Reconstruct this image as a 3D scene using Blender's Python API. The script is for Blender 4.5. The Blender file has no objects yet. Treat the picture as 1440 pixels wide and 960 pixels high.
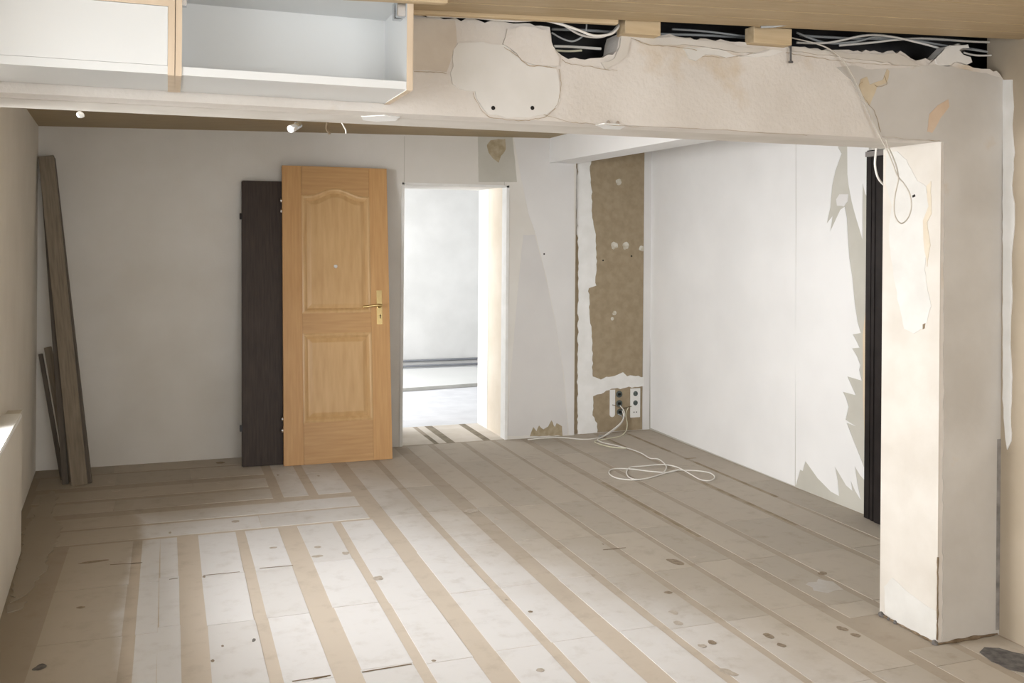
import bpy, bmesh, math, random
from mathutils import Vector, Matrix, noise
random.seed(7)
S = bpy.context.scene
COL = S.collection

# ------------------------------------------------------------------ camera
F, CX, CY, EYE, ROLL = 1341.0, 720.0, 340.0, 1.55, 0.0081
YAW = math.atan((720 - 237) / F)
FW = Vector((math.sin(YAW), math.cos(YAW), 0)); RT = Vector((math.cos(YAW), -math.sin(YAW), 0)); UP = Vector((0, 0, 1))
EYEP = Vector((0, 0, EYE))
cam = bpy.data.cameras.new('camera'); cam.sensor_width = 36; cam.lens = F / 1440 * 36
cam.shift_y = (CY - 480) / 1440; cam.clip_start = 0.02
co = bpy.data.objects.new('camera', cam); COL.objects.link(co)
cr, sr = math.cos(ROLL), math.sin(ROLL)
right = RT * cr + UP * sr; upv = UP * cr - RT * sr
co.matrix_world = Matrix((( right.x, upv.x, -FW.x, 0), (right.y, upv.y, -FW.y, 0), (right.z, upv.z, -FW.z, EYE), (0, 0, 0, 1)))
S.camera = co

# ------------------------------------------------------------------ view, sky, daylight
S.view_settings.view_transform = 'Standard'; S.view_settings.look = 'None'
S.view_settings.gamma = 1; S.view_settings.use_curve_mapping = False
S.view_settings.exposure = 0.25
W = bpy.data.worlds.new('sky'); S.world = W; W.use_nodes = True
bg = W.node_tree.nodes['Background']; bg.inputs[0].default_value = (0.88, 0.94, 1.0, 1); bg.inputs[1].default_value = 2.0

def daylight(name, loc, direction, w, h, power, color=(1, 0.99, 0.98)):
    l = bpy.data.lights.new(name, 'AREA'); l.shape = 'RECTANGLE'; l.size = w; l.size_y = h; l.energy = power; l.color = color
    o = bpy.data.objects.new(name, l); COL.objects.link(o); o.location = loc
    o.rotation_euler = Vector(direction).to_track_quat('-Z', 'Y').to_euler()
    return o
# windows: left wall of the far bay, left wall and rear wall of the near bay, left wall of the room beyond
daylight('daylight_far_window', (-2.6, 3.9, 1.75), (1, 0.12, -0.05), 3.4, 2.4, 600)
daylight('daylight_near_window', (-2.4, 0.6, 1.75), (1, 0.30, -0.05), 3.2, 2.4, 110)
daylight('daylight_rear_window', (1.2, -3.6, 1.6), (0, 1, 0.0), 3.4, 2.2, 150)
daylight('daylight_beyond_window', (0.28, 9.5, 1.45), (1, 0, -0.1), 2.6, 1.5, 80)

# ------------------------------------------------------------------ helpers
def ray(u, v):
    a, b = u - CX, v - CY
    x = a * cr + b * sr; y = -a * sr + b * cr
    return FW + RT * x / F - UP * y / F
def onz(u, v, z=0.0): d = ray(u, v); return EYEP + d * ((z - EYE) / d.z)
def ony(u, v, y): d = ray(u, v); return EYEP + d * (y / d.y)
def onx(u, v, x): d = ray(u, v); return EYEP + d * (x / d.x)

def link_bm(name, bm, mat, parent=None, smooth=False):
    bmesh.ops.recalc_face_normals(bm, faces=bm.faces[:])
    me = bpy.data.meshes.new(name); bm.to_mesh(me); bm.free()
    if smooth:
        for p in me.polygons: p.use_smooth = True
    o = bpy.data.objects.new(name, me); COL.objects.link(o)
    if mat: me.materials.append(mat)
    if parent: o.parent = parent
    return o
def add_box(bm, x0, x1, y0, y1, z0, z1):
    v = [bm.verts.new(p) for p in ((x0,y0,z0),(x1,y0,z0),(x1,y1,z0),(x0,y1,z0),(x0,y0,z1),(x1,y0,z1),(x1,y1,z1),(x0,y1,z1))]
    for f in ((0,3,2,1),(4,5,6,7),(0,1,5,4),(1,2,6,5),(2,3,7,6),(3,0,4,7)): bm.faces.new([v[i] for i in f])
    return v
def add_hex(bm, p):   # eight corners, bottom ring then top ring
    v = [bm.verts.new(q) for q in p]
    for f in ((0,3,2,1),(4,5,6,7),(0,1,5,4),(1,2,6,5),(2,3,7,6),(3,0,4,7)): bm.faces.new([v[i] for i in f])
def add_prism(bm, pts, ext):   # outline (3-D points) extruded along ext
    e = Vector(ext); a = [bm.verts.new(p) for p in pts]; b = [bm.verts.new(Vector(p) + e) for p in pts]
    n = len(pts)
    fs = [bm.faces.new(a), bm.faces.new(b[::-1])]
    for i in range(n): bm.faces.new((a[i], b[i], b[(i+1) % n], a[(i+1) % n]))
    for f in fs: f.normal_update()
    bmesh.ops.triangulate(bm, faces=fs, ngon_method='EAR_CLIP')
def smooth_path(p, n=8):
    p = [Vector(q) for q in p]; out = []
    for i in range(len(p) - 1):
        a, b, c, d = p[max(i-1, 0)], p[i], p[i+1], p[min(i+2, len(p)-1)]
        for k in range(n):
            t = k / n
            out.append(0.5 * ((2*b) + (c - a)*t + (2*a - 5*b + 4*c - d)*t*t + (3*b - a - 3*c + d)*t**3))
    out.append(p[-1]); return out
def add_tube(bm, pts, r, seg=8):
    rings = []; prev = None
    for i, p in enumerate(pts):
        t = (pts[min(i+1, len(pts)-1)] - pts[max(i-1, 0)]).normalized()
        if prev is None:
            u = t.cross(Vector((0, 0, 1)))
            if u.length < .1: u = t.cross(Vector((1, 0, 0)))
            u.normalize()
        else:
            u = (prev - t * prev.dot(t)).normalized()
        prev = u; w = t.cross(u)
        rr = r[i] if isinstance(r, (list, tuple)) else r
        rings.append([bm.verts.new(p + (u*math.cos(a) + w*math.sin(a))*rr) for a in [2*math.pi*k/seg for k in range(seg)]])
    for a, b in zip(rings, rings[1:]):
        for k in range(seg): bm.faces.new((a[k], a[(k+1) % seg], b[(k+1) % seg], b[k]))
    bm.faces.new(rings[0][::-1]); bm.faces.new(rings[-1])
def box(name, x0, x1, y0, y1, z0, z1, mat, parent=None, bevel=0):
    bm = bmesh.new(); add_box(bm, x0, x1, y0, y1, z0, z1)
    if bevel: bmesh.ops.bevel(bm, geom=bm.edges[:], offset=bevel, segments=2, affect='EDGES')
    return link_bm(name, bm, mat, parent)
def tube(name, pts, r, mat, parent=None, n=8, seg=8):
    bm = bmesh.new(); add_tube(bm, smooth_path(pts, n), r, seg); return link_bm(name, bm, mat, parent, True)
def structure(o): o['kind'] = 'structure'; return o
def tag(o, label, cat, group=None):
    o['label'] = label; o['category'] = cat
    if group: o['group'] = group
    return o
def empty(name, loc, label, cat, group=None):
    o = bpy.data.objects.new(name, None); COL.objects.link(o); o.location = loc; o.empty_display_size = .1
    return tag(o, label, cat, group)
def rough_edges(pts, amp, step, seedv=0.0):
    """subdivide a closed outline and jitter it in its own plane (torn or crumbled edges)"""
    P = [Vector(p) for p in pts]; out = []
    nrm = Vector((0, 0, 0))
    for i in range(len(P)): nrm += (P[i] - P[0]).cross(P[(i+1) % len(P)] - P[0])
    nrm.normalize()
    for i in range(len(P)):
        a, b = P[i], P[(i+1) % len(P)]; d = b - a; n = max(1, int(d.length / step)); s = d.cross(nrm)
        if s.length: s.normalize()
        for k in range(n):
            q = a + d * k / n
            j = noise.noise(q * 23 + Vector((seedv, seedv, 0))) + .6 * noise.noise(q * 61 + Vector((0, seedv, 3)))
            out.append(q + s * amp * j)
    return out

# ------------------------------------------------------------------ materials
def material(name, base, rough=0.8, spec=0.3, metal=0.0):
    m = bpy.data.materials.new(name); m.use_nodes = True; b = m.node_tree.nodes['Principled BSDF']
    b.inputs['Base Color'].default_value = (*base, 1); b.inputs['Roughness'].default_value = rough
    b.inputs['Specular IOR Level'].default_value = spec; b.inputs['Metallic'].default_value = metal
    return m
def nd(m, t, **kw):
    n = m.node_tree.nodes.new(t)
    for k, v in kw.items(): setattr(n, k, v)
    return n
def mottled(name, c1, c2, scale=3.0, detail=6, rough=0.85, bump=0.15, bscale=60, c3=None, c3scale=1.2, c3lo=.52, c3hi=.62, stretch=(1, 1, 1), spec=.25, metal=0, lo=.35, hi=.65, bdist=.004):
    m = material(name, c1, rough, spec, metal); L = m.node_tree.links; b = m.node_tree.nodes['Principled BSDF']
    tc = nd(m, 'ShaderNodeTexCoord'); mp = nd(m, 'ShaderNodeMapping'); mp.inputs['Scale'].default_value = stretch
    L.new(tc.outputs['Object'], mp.inputs['Vector'])
    n1 = nd(m, 'ShaderNodeTexNoise'); n1.inputs['Scale'].default_value = scale; n1.inputs['Detail'].default_value = detail
    L.new(mp.outputs[0], n1.inputs['Vector'])
    r = nd(m, 'ShaderNodeValToRGB'); r.color_ramp.elements[0].position = lo; r.color_ramp.elements[1].position = hi
    r.color_ramp.elements[0].color = (*c1, 1); r.color_ramp.elements[1].color = (*c2, 1)
    L.new(n1.outputs['Fac'], r.inputs[0]); out = r.outputs[0]
    if c3:
        n2 = nd(m, 'ShaderNodeTexNoise'); n2.inputs['Scale'].default_value = c3scale; n2.inputs['Detail'].default_value = 8; n2.inputs['Roughness'].default_value = .6
        L.new(mp.outputs[0], n2.inputs['Vector'])
        rr = nd(m, 'ShaderNodeMapRange'); rr.inputs['From Min'].default_value = c3lo; rr.inputs['From Max'].default_value = c3hi
        L.new(n2.outputs['Fac'], rr.inputs['Value'])
        mx = nd(m, 'ShaderNodeMix', data_type='RGBA'); L.new(rr.outputs[0], mx.inputs['Factor']); L.new(out, mx.inputs['A']); mx.inputs['B'].default_value = (*c3, 1)
        out = mx.outputs['Result']
    L.new(out, b.inputs['Base Color'])
    if bump:
        n3 = nd(m, 'ShaderNodeTexNoise'); n3.inputs['Scale'].default_value = bscale; n3.inputs['Detail'].default_value = 5
        L.new(mp.outputs[0], n3.inputs['Vector'])
        bp = nd(m, 'ShaderNodeBump'); bp.inputs['Strength'].default_value = bump; bp.inputs['Distance'].default_value = bdist
        L.new(n3.outputs['Fac'], bp.inputs['Height']); L.new(bp.outputs[0], b.inputs['Normal'])
    return m
def wood(name, c1, c2, stretch, rough=.5, scale=14, spec=.35):
    return mottled(name, c1, c2, scale=scale, detail=7, rough=rough, bump=.06, bscale=80, stretch=stretch, spec=spec, lo=.3, hi=.7)

M = {}
M['back_wall'] = mottled('beige_wallpaper', (.69,.665,.62), (.75,.73,.695), 2.2, bump=.12, bscale=90)
M['left_wall'] = mottled('cream_plaster', (.66,.62,.55), (.72,.68,.61), 2.0, bump=.15, bscale=50)
M['bare_grey'] = mottled('bare_grey_plaster', (.50,.485,.43), (.57,.555,.50), 3.0, bump=.2, bscale=40)
M['white_paper'] = mottled('white_wallpaper', (.80,.80,.80), (.85,.85,.85), 2.0, bump=.06, bscale=110)
M['white_paper_warm'] = mottled('dull_white_wallpaper', (.70,.69,.68), (.75,.74,.73), 2.0, bump=.06, bscale=110)
M['beam'] = mottled('pinkish_beam_plaster', (.64,.595,.545), (.71,.67,.625), 4.0, bump=.5, bscale=60, bdist=.006, c3=(.60,.50,.38), c3scale=2.6, c3lo=.60, c3hi=.74)
M['stub'] = mottled('white_painted_plaster', (.585,.545,.49), (.65,.615,.565), 5.0, bump=.25, bscale=30)
M['stub_white'] = mottled('chalky_white_paint', (.60,.585,.555), (.66,.65,.62), 7, bump=.2)
M['patch'] = mottled('smooth_repair_plaster', (.66,.64,.60), (.74,.72,.69), 4.0, bump=.15, bscale=40)
M['grey_patch'] = mottled('grey_skim_plaster', (.51,.48,.44), (.60,.575,.54), 3.0, bump=.2, bscale=40, c3=(.56,.45,.33), c3scale=3.0, c3lo=.63, c3hi=.76)
M['filler'] = mottled('white_filler', (.78,.78,.76), (.85,.85,.84), 9.0, bump=.3, bscale=40)
M['right_wall'] = mottled('tan_plaster', (.40,.335,.25), (.47,.40,.31), 3.0, bump=.2, bscale=50)
M['hardboard'] = mottled('brown_hardboard', (.315,.25,.165), (.37,.30,.205), 20, bump=.1, bscale=120)
M['brown_tear'] = mottled('brown_undercoat', (.33,.27,.17), (.44,.37,.26), 25, bump=.3, bscale=80)
M['void'] = mottled('shaded_ceiling_void', (.035,.035,.038), (.065,.062,.06), 8, bump=.2)  # near-black base puts the gap's shade into the colour
M['ceiling_wood'] = wood('stained_ceiling_boards', (.40,.30,.175), (.48,.37,.225), (.35, 6, 6), .5)
M['ceiling_far'] = wood('far_ceiling_boards', (.34,.26,.15), (.41,.32,.19), (.35, 6, 6), .6)
M['birch'] = wood('pale_birch_edge', (.64,.51,.37), (.72,.59,.45), (2, 2, .25), .5)
M['batten'] = wood('raw_pine_batten', (.52,.395,.24), (.62,.49,.32), (.4, 4, 4), .7)
M['melamine'] = mottled('white_melamine', (.73,.74,.735), (.76,.77,.765), 2, rough=.4, bump=0)
M['oak'] = wood('honey_oak_veneer', (.53,.295,.12), (.62,.37,.165), (5, 5, .3), .42, 12)
M['oak_cross'] = wood('honey_oak_cross_grain', (.49,.28,.12), (.58,.355,.165), (.3, 5, 5), .42, 12)
M['oak_panel'] = wood('honey_oak_flame_panel', (.55,.34,.155), (.65,.43,.215), (4, 4, .5), .38, 7)
M['oak_trim'] = wood('honey_oak_moulding', (.57,.355,.165), (.66,.44,.22), (4, 4, .5), .3, 9, .5)
M['dark_oak'] = wood('dark_brown_veneer', (.030,.020,.016), (.060,.042,.034), (6, 6, .4), .55)
M['brass'] = material('polished_brass', (.83,.66,.33), .25, .5, 1)
M['steel'] = material('zinc_plated_steel', (.72,.73,.75), .25, .5, 1)
M['black_plastic'] = mottled('black_brown_frame', (.012,.010,.010), (.022,.018,.018), 9, rough=.35, bump=0)
M['dark_hole'] = material('dark_hole', (.02, .018, .016), .9)
M['socket_grey'] = mottled('dark_grey_socket_insert', (.07,.09,.085), (.13,.15,.14), 30, rough=.5, bump=0)
M['white_plastic'] = material('white_plastic', (.80,.80,.78), .35)
M['cable'] = material('white_cable_sheath', (.80,.78,.74), .45)
M['cable_yellow'] = material('yellowed_cable_sheath', (.74,.72,.56), .45)
M['cable_dull'] = material('dulled_cable_sheath', (.56,.52,.46), .5)
M['cable_grey'] = material('grey_cable_sheath', (.42,.44,.45), .5)
M['old_board'] = wood('weathered_board', (.20,.165,.125), (.31,.26,.20), (5, 5, .4), .8)
M['old_board_dark'] = wood('darker_weathered_board', (.105,.09,.075), (.17,.145,.12), (5, 5, .4), .8)
M['sill'] = mottled('white_sill', (.80,.79,.76), (.84,.83,.80), 3, rough=.35, bump=0)
M['beyond_wall'] = mottled('mottled_white_wall', (.66,.655,.64), (.73,.725,.71), 2.5, bump=.15, c3=(.56,.54,.50), c3scale=1.0, c3lo=.58, c3hi=.72)
M['beyond_floor'] = mottled('pale_screed', (.62,.63,.66), (.70,.71,.74), 5, bump=.1)
M['pipe'] = material('grey_pipe', (.25, .26, .28), .5)
M['reveal'] = mottled('beige_reveal_plaster', (.72,.64,.53), (.80,.73,.63), 3, bump=.15)
M['stain'] = mottled('brown_stain', (.22,.175,.125), (.33,.27,.205), 60, bump=0)
M['stain_light'] = mottled('faint_brown_stain', (.42,.37,.31), (.52,.47,.41), 60, bump=0)
M['door_strip'] = mottled('dark_batten', (.22,.19,.14), (.30,.26,.20), 12, bump=0)
M['joint_strip'] = mottled('dark_joint', (.27,.215,.145), (.37,.31,.235), 12, bump=0)
M['tar'] = mottled('dark_tar_patch', (.09,.085,.085), (.17,.16,.15), 30, bump=.2)
M['crack'] = mottled('dark_crumbled_edge', (.14,.10,.06), (.24,.18,.12), 30, bump=.3)

def floor_material(name, clean, dirty, dark):
    """clean / trodden colours by where dirt and painted parapet shade lie on the boards (world metres)"""
    m = material(name, clean, .75, .25); L = m.node_tree.links; b = m.node_tree.nodes['Principled BSDF']
    tc = nd(m, 'ShaderNodeTexCoord'); sp = nd(m, 'ShaderNodeSeparateXYZ'); L.new(tc.outputs['Object'], sp.inputs[0])
    nz = nd(m, 'ShaderNodeTexNoise'); nz.inputs['Scale'].default_value = 1.6; nz.inputs['Detail'].default_value = 7; nz.inputs['Roughness'].default_value = .6
    L.new(tc.outputs['Object'], nz.inputs['Vector'])
    def math_(op, a, bb=None, c=None):
        n = nd(m, 'ShaderNodeMath', operation=op)
        for i, v in enumerate((a, bb, c)):
            if v is None: continue
            if isinstance(v, (int, float)): n.inputs[i].default_value = v
            else: L.new(v, n.inputs[i])
        return n.outputs[0]
    def ramp(v, a, c):
        n = nd(m, 'ShaderNodeMapRange', interpolation_type='SMOOTHSTEP'); L.new(v, n.inputs['Value'])
        n.inputs['From Min'].default_value = a; n.inputs['From Max'].default_value = c; return n.outputs[0]
    x = math_('MULTIPLY_ADD', nz.outputs['Fac'], .9, sp.outputs['X'])   # x + .9 noise (mean .45)
    y = math_('MULTIPLY_ADD', nz.outputs['Fac'], .9, sp.outputs['Y'])
    # traffic dirt: right of the bright field, growing with distance; a strip along the left wall; the far left boards
    xr = math_('MULTIPLY_ADD', sp.outputs['Y'], .34, x)
    right_ = ramp(xr, 3.1, 4.1)
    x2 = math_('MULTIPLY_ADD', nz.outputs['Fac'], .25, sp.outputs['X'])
    left_ = math_('SUBTRACT', 1.0, ramp(x2, -.07, .02))
    left_ = math_('MULTIPLY', left_, 1.0)
    back_ = math_('MULTIPLY', ramp(y, 5.6, 6.6), math_('SUBTRACT', 1.0, ramp(x, .7, 1.6)))
    d = math_('MAXIMUM', right_, math_('MAXIMUM', left_, back_))
    mx = nd(m, 'ShaderNodeMix', data_type='RGBA'); L.new(d, mx.inputs['Factor'])
    mx.inputs['A'].default_value = (*clean, 1); mx.inputs['B'].default_value = (*dirty, 1)
    grime_and_shade = math_('SUBTRACT', 1.0, ramp(x2, -.75, -.05))  # dirt plus the parapet's shade, painted darker towards the left wall
    mg = nd(m, 'ShaderNodeMix', data_type='RGBA'); L.new(math_('MULTIPLY', grime_and_shade, .75), mg.inputs['Factor']); L.new(mx.outputs['Result'], mg.inputs['A']); mg.inputs['B'].default_value = (.27,.225,.17,1); mx = mg
    n2 = nd(m, 'ShaderNodeTexNoise'); n2.inputs['Scale'].default_value = 9; n2.inputs['Detail'].default_value = 9; n2.inputs['Roughness'].default_value = .65
    L.new(tc.outputs['Object'], n2.inputs['Vector'])
    f2 = ramp(n2.outputs['Fac'], .48, .78)
    k = math_('MULTIPLY', f2, math_('MULTIPLY_ADD', d, .45, .30))
    mx2 = nd(m, 'ShaderNodeMix', data_type='RGBA'); L.new(k, mx2.inputs['Factor']); L.new(mx.outputs['Result'], mx2.inputs['A']); mx2.inputs['B'].default_value = (*dark, 1)
    L.new(mx2.outputs['Result'], b.inputs['Base Color'])
    bp = nd(m, 'ShaderNodeBump'); bp.inputs['Strength'].default_value = .2; bp.inputs['Distance'].default_value = .003
    L.new(n2.outputs['Fac'], bp.inputs['Height']); L.new(bp.outputs[0], b.inputs['Normal'])
    return m
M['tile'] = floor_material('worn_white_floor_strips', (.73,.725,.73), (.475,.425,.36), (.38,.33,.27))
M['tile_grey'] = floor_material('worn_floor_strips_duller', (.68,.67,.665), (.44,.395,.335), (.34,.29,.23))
M['door_tile'] = mottled('pale_doorway_boards', (.62,.57,.50), (.70,.655,.60), 6, bump=.1)
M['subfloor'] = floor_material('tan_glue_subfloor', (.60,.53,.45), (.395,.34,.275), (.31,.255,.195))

# ------------------------------------------------------------------ floor
LX = lambda y: -.821 + .046 * (7.05 - y)      # face of the left wall, slightly out of square
bm = bmesh.new(); add_box(bm, -1.2, 3.80, -2.7, 7.765, -.12, -.0015)
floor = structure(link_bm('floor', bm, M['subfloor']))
bm = bmesh.new(); add_box(bm, 0.2, 5.6, 7.765, 11.6, -.12, -.002)
floor2 = structure(link_bm('floor', bm, M['beyond_floor']))
rn = random.Random(3)
def tile(x0, x1, y0, y1, cut=None):
    if x1 - x0 < .02 or y1 - y0 < .02: return
    g = .0018
    z = rn.uniform(-.0006, .0006)
    bm = bmesh.new()
    j = [rn.uniform(-.003, .003) for _ in range(4)]
    p = [(x0+j[0], y0+g), (x1+j[1], y0+g), (x1+j[2], y1-g), (x0+j[3], y1-g)]
    add_hex(bm, [(a, b, -.002) for a, b in p] + [(a, b, z) for a, b in p])
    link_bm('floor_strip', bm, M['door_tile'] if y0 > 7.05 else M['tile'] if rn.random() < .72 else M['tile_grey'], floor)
near = [-.2, .30, .92, 1.54, 2.16, 2.79, 3.41, 4.03, 4.62, 5.255]
far = [5.285, 5.86, 6.45, 7.045]
cols = [(-.46,-.16), (-.112,-.030), (-.026,.055), (.157,.343), (.395,.565), (.667,.858), (.903,1.081)]
for c, (a, b) in enumerate(cols):
    dy = rn.uniform(-.03, .03)
    ys = [near[0]] + [y + dy for y in near[1:-1]] + [near[-1]]
    for y0, y1 in zip(ys, ys[1:]): tile(a, b, y0, y1)
cols_r = [(1.178,1.366), (1.411,1.60), (1.702,1.866), (1.912,2.125), (2.165,2.375), (2.41,2.61), (2.675,2.865), (2.91,3.245), (3.295,3.505), (3.54,3.765)]
for c, (a, b) in enumerate(cols_r):
    dy = rn.uniform(-.04, .04)
    ys = [near[0]] + [y + dy for y in near[1:-1]] + [5.27 + dy, 5.86 + dy, 6.45 + dy, 7.045]
    for y0, y1 in zip(ys, ys[1:]):
        if b > 2.8 and y0 < 3.26 and y1 > 2.9:      # the stub wall stands here
            if y0 < 2.9: tile(a, min(b, 3.12), y0, 2.915)
            tile(a, b, 3.245, y1); continue
        if y1 <= 2.95 and a > 3.12: continue
        tile(a, min(b, 3.12) if y1 <= 2.95 else b, y0, y1)
for y0, y1, a, b in ((5.285,5.525,-.68,1.07), (5.555,5.77,-.70,1.07), (5.87,6.10,-.73,.605), (6.155,6.385,-.74,.605), (6.49,6.79,-.76,.605), (6.83,7.04,-.80,.605)):
    n = 3; 
    for k in range(n):
        x0 = a + (b-a)*k/n; x1 = a + (b-a)*(k+1)/n; tile(x0, x1, y0, y1)
for a, b in ((.668,.815), (.872,1.075)):
    for y0, y1 in ((5.87,6.43), (6.43,7.04)): tile(a, b, y0, y1)
for a, b in ((1.66,1.925), (1.965,2.025), (2.095,2.325), (2.385,2.53)):
    tile(a, b, 7.07, 7.76)
# dark battens showing between the strips in the doorway
for a, b, y0, y1 in ((2.027,2.093,7.07,7.765), (2.327,2.383,7.07,7.765), (1.927,1.963,7.07,7.42)):
    box('dark_strip', a, b, y0, y1, -.004, -.0004, M['door_strip'], floor)
for a, b, y0, y1 in ((3.512,3.536,4.95,5.93),(3.51,3.535,6.28,6.95),(3.262,3.288,4.42,5.42),(3.268,3.288,6.45,6.98),(3.46,3.60,6.02,6.045),(2.64,2.665,4.4,5.6)):
    box('dark_strip', a, b, y0, y1, -.004, .0003, M['joint_strip'], floor)
# loose plaster crust near the left wall
crust = [onz(*p) for p in ((33,745),(48,728),(58,700),(74,690),(80,700),(72,722),(86,742),(80,765),(66,785),(62,806),(52,814),(40,835),(26,842),(14,848),(20,812),(30,780))]
bm = bmesh.new(); add_prism(bm, rough_edges([(p.x, p.y, -.001) for p in crust], .02, .03, 1), (0,0,.004)); link_bm('plaster_crust', bm, M['tile_grey'], floor)
crust = [onz(*p) for p in ((12,850),(38,846),(30,856),(10,862))]
bm = bmesh.new(); add_prism(bm, rough_edges([(p.x, p.y, -.001) for p in crust], .01, .02, 2), (0,0,.004)); link_bm('plaster_crust', bm, M['tile_grey'], floor)
# stains
def blot(u, v, rx, ry, mat, ang=0.0, sd=0):
    c = onz(u, v); n = 18; pts = []
    for k in range(n):
        a = 2*math.pi*k/n; r = 1 + .35*noise.noise(Vector((math.cos(a)*1.3+sd, math.sin(a)*1.3, sd*1.7)))
        x, y = rx*r*math.cos(a), ry*r*math.sin(a)
        pts.append((c.x + x*math.cos(ang) - y*math.sin(ang), c.y + x*math.sin(ang) + y*math.cos(ang), .0007))
    bm = bmesh.new(); add_prism(bm, pts, (0, 0, .0006)); link_bm('stain', bm, mat, floor)
blots = [(1185,884,.022,.03,'stain',.3),(1203,893,.018,.025,'stain',.2),(1081,894,.022,.032,'stain',.2),(1104,892,.014,.022,'stain_light',.1),(1099,907,.018,.024,'stain',.2),
 (1001,903,.018,.026,'stain',0),(987,908,.018,.02,'stain_light',0),(1024,945,.022,.05,'stain_light',.4),(950,790,.03,.07,'stain',.3),(972,783,.03,.02,'stain_light',0),
 (940,833,.02,.02,'stain',0),(947,861,.02,.03,'stain_light',0),(954,876,.02,.03,'stain_light',.2),(532,813,.025,.035,'stain_light',0),(486,778,.022,.03,'stain_light',0),
 (663,718,.05,.05,'stain_light',.6),(698,729,.012,.03,'stain_light',0),(446,782,.03,.02,'stain_light',0),(331,733,.025,.03,'stain_light',0),
 (310,650.5,.035,.04,'stain',0),(310,678,.03,.03,'stain_light',0),(56,938,.022,.035,'tar',-.5),(357,900,.008,.02,'tar',-.3),(299,929,.008,.015,'stain',0),(1156,806,.03,.025,'stain',0),
 (610,929,.01,.01,'stain',0),(746,860,.012,.012,'stain',0),(760,942,.018,.018,'stain_light',0),(287,811,.008,.014,'stain',0),(239,749,.008,.02,'stain_light',0),(712,843,.008,.01,'stain_light',0),
 (848,765,.006,.01,'stain',0),(313,908,.006,.01,'stain',0),(384,770,.022,.015,'stain_light',0),(130,790,.08,.02,'stain',.1),(160,791,.05,.012,'stain_light',.1),(113,854,.02,.015,'stain',0),
 (158,677,.03,.03,'stain_light',0),(165,689,.04,.03,'stain_light',0),(447,769,.02,.02,'stain_light',0),(391,668,.01,.015,'stain',0),(448,669,.012,.02,'stain_light',0)]
for i, (u, v, a, b, mt, an) in enumerate(blots): blot(u, v, a*.85, b*.8, M[mt], an, i*3.1)
dk = [onz(*p) for p in ((1377,917),(1385,911),(1405,911),(1425,917),(1440,920),(1450,935),(1445,947),(1420,942),(1395,930))]
bm = bmesh.new(); add_prism(bm, rough_edges([(p.x, p.y, .0007) for p in dk], .006, .02, 4), (0,0,.0012)); link_bm('tar_patch', bm, M['tar'], floor)
# white dust smear on the dirty boards
dk = [onz(*p) for p in ((1135,822),(1150,815),(1172,818),(1184,828),(1165,833),(1145,830))]
bm = bmesh.new(); add_prism(bm, rough_edges([(p.x, p.y, .0007) for p in dk], .02, .03, 4), (0,0,.0005)); link_bm('dust_smear', bm, mottled('plaster_dust', (.53,.51,.49), (.47,.43,.38), 9, bump=0), floor)
# open joints across the strips
for u0, v0, u1, v1, w in ((286,809,337,804,.006),(365,799,412,795,.006),(411,958,465,949.5,.007),(509,945,579,933.5,.007),(440,955,460,951,.006),(848,773,880,770,.006),(238,814.5,250,813,.005),(200,791,155,794,.006)):
    a, b = onz(u0, v0), onz(u1, v1); a.z = b.z = .0006; d = (b-a).normalized()*w/2; n = Vector((-d.y, d.x, 0))
    bm = bmesh.new(); add_prism(bm, [a-n, b-n, b+n, a+n], (0,0,.0006)); link_bm('open_joint', bm, M['crack'], floor)

# ------------------------------------------------------------------ left wall with two window openings, parapet and sill
def skew_box(bm, y0, y1, z0, z1, t0=0.0, t1=-.22):   # t: distance into the room from the wall face
    add_hex(bm, [(LX(y0)+t0, y0, z0), (LX(y1)+t0, y1, z0), (LX(y1)+t1, y1, z0), (LX(y0)+t1, y0, z0),
                 (LX(y0)+t0, y0, z1), (LX(y1)+t0, y1, z1), (LX(y1)+t1, y1, z1), (LX(y0)+t1, y0, z1)])
bm = bmesh.new()
for y0, y1, z0, z1 in ((-2.7,.45,-.1,2.7),(.45,2.25,-.1,.75),(.45,2.25,2.15,2.7),(2.25,3.3,-.1,2.7),(3.3,4.65,-.1,.70),(3.3,4.65,2.15,2.7),(4.65,7.3,-.1,2.7)):
    skew_box(bm, y0, y1, z0, z1)
wl = structure(link_bm('wall_left', bm, M['left_wall']))
bm = bmesh.new(); skew_box(bm, 3.24, 5.257, -.002, .70, .064, 0)
link_bm('parapet', bm, M['left_wall'], wl)
bm = bmesh.new(); skew_box(bm, 3.24, 5.02, .70, .722, .082, -.12)
bmesh.ops.bevel(bm, geom=bm.edges[:], offset=.004, segments=2, affect='EDGES')
link_bm('window_sill', bm, M['sill'], wl)
def window(n, y0, y1, z0, z1):
    bm = bmesh.new(); o = -.10
    for a, b, c, d in ((y0, y0+.05, z0, z1), (y1-.05, y1, z0, z1), (y0, y1, z0, z0+.05), (y0, y1, z1-.05, z1), ((y0+y1)/2-.03, (y0+y1)/2+.03, z0, z1)):
        skew_box(bm, a, b, c, d, o+.02, o-.04)
    structure(link_bm(n, bm, M['white_plastic']))
window('window_1', .45, 2.25, .75, 2.15); window('window_2', 3.3, 4.65, .72, 2.15)

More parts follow.
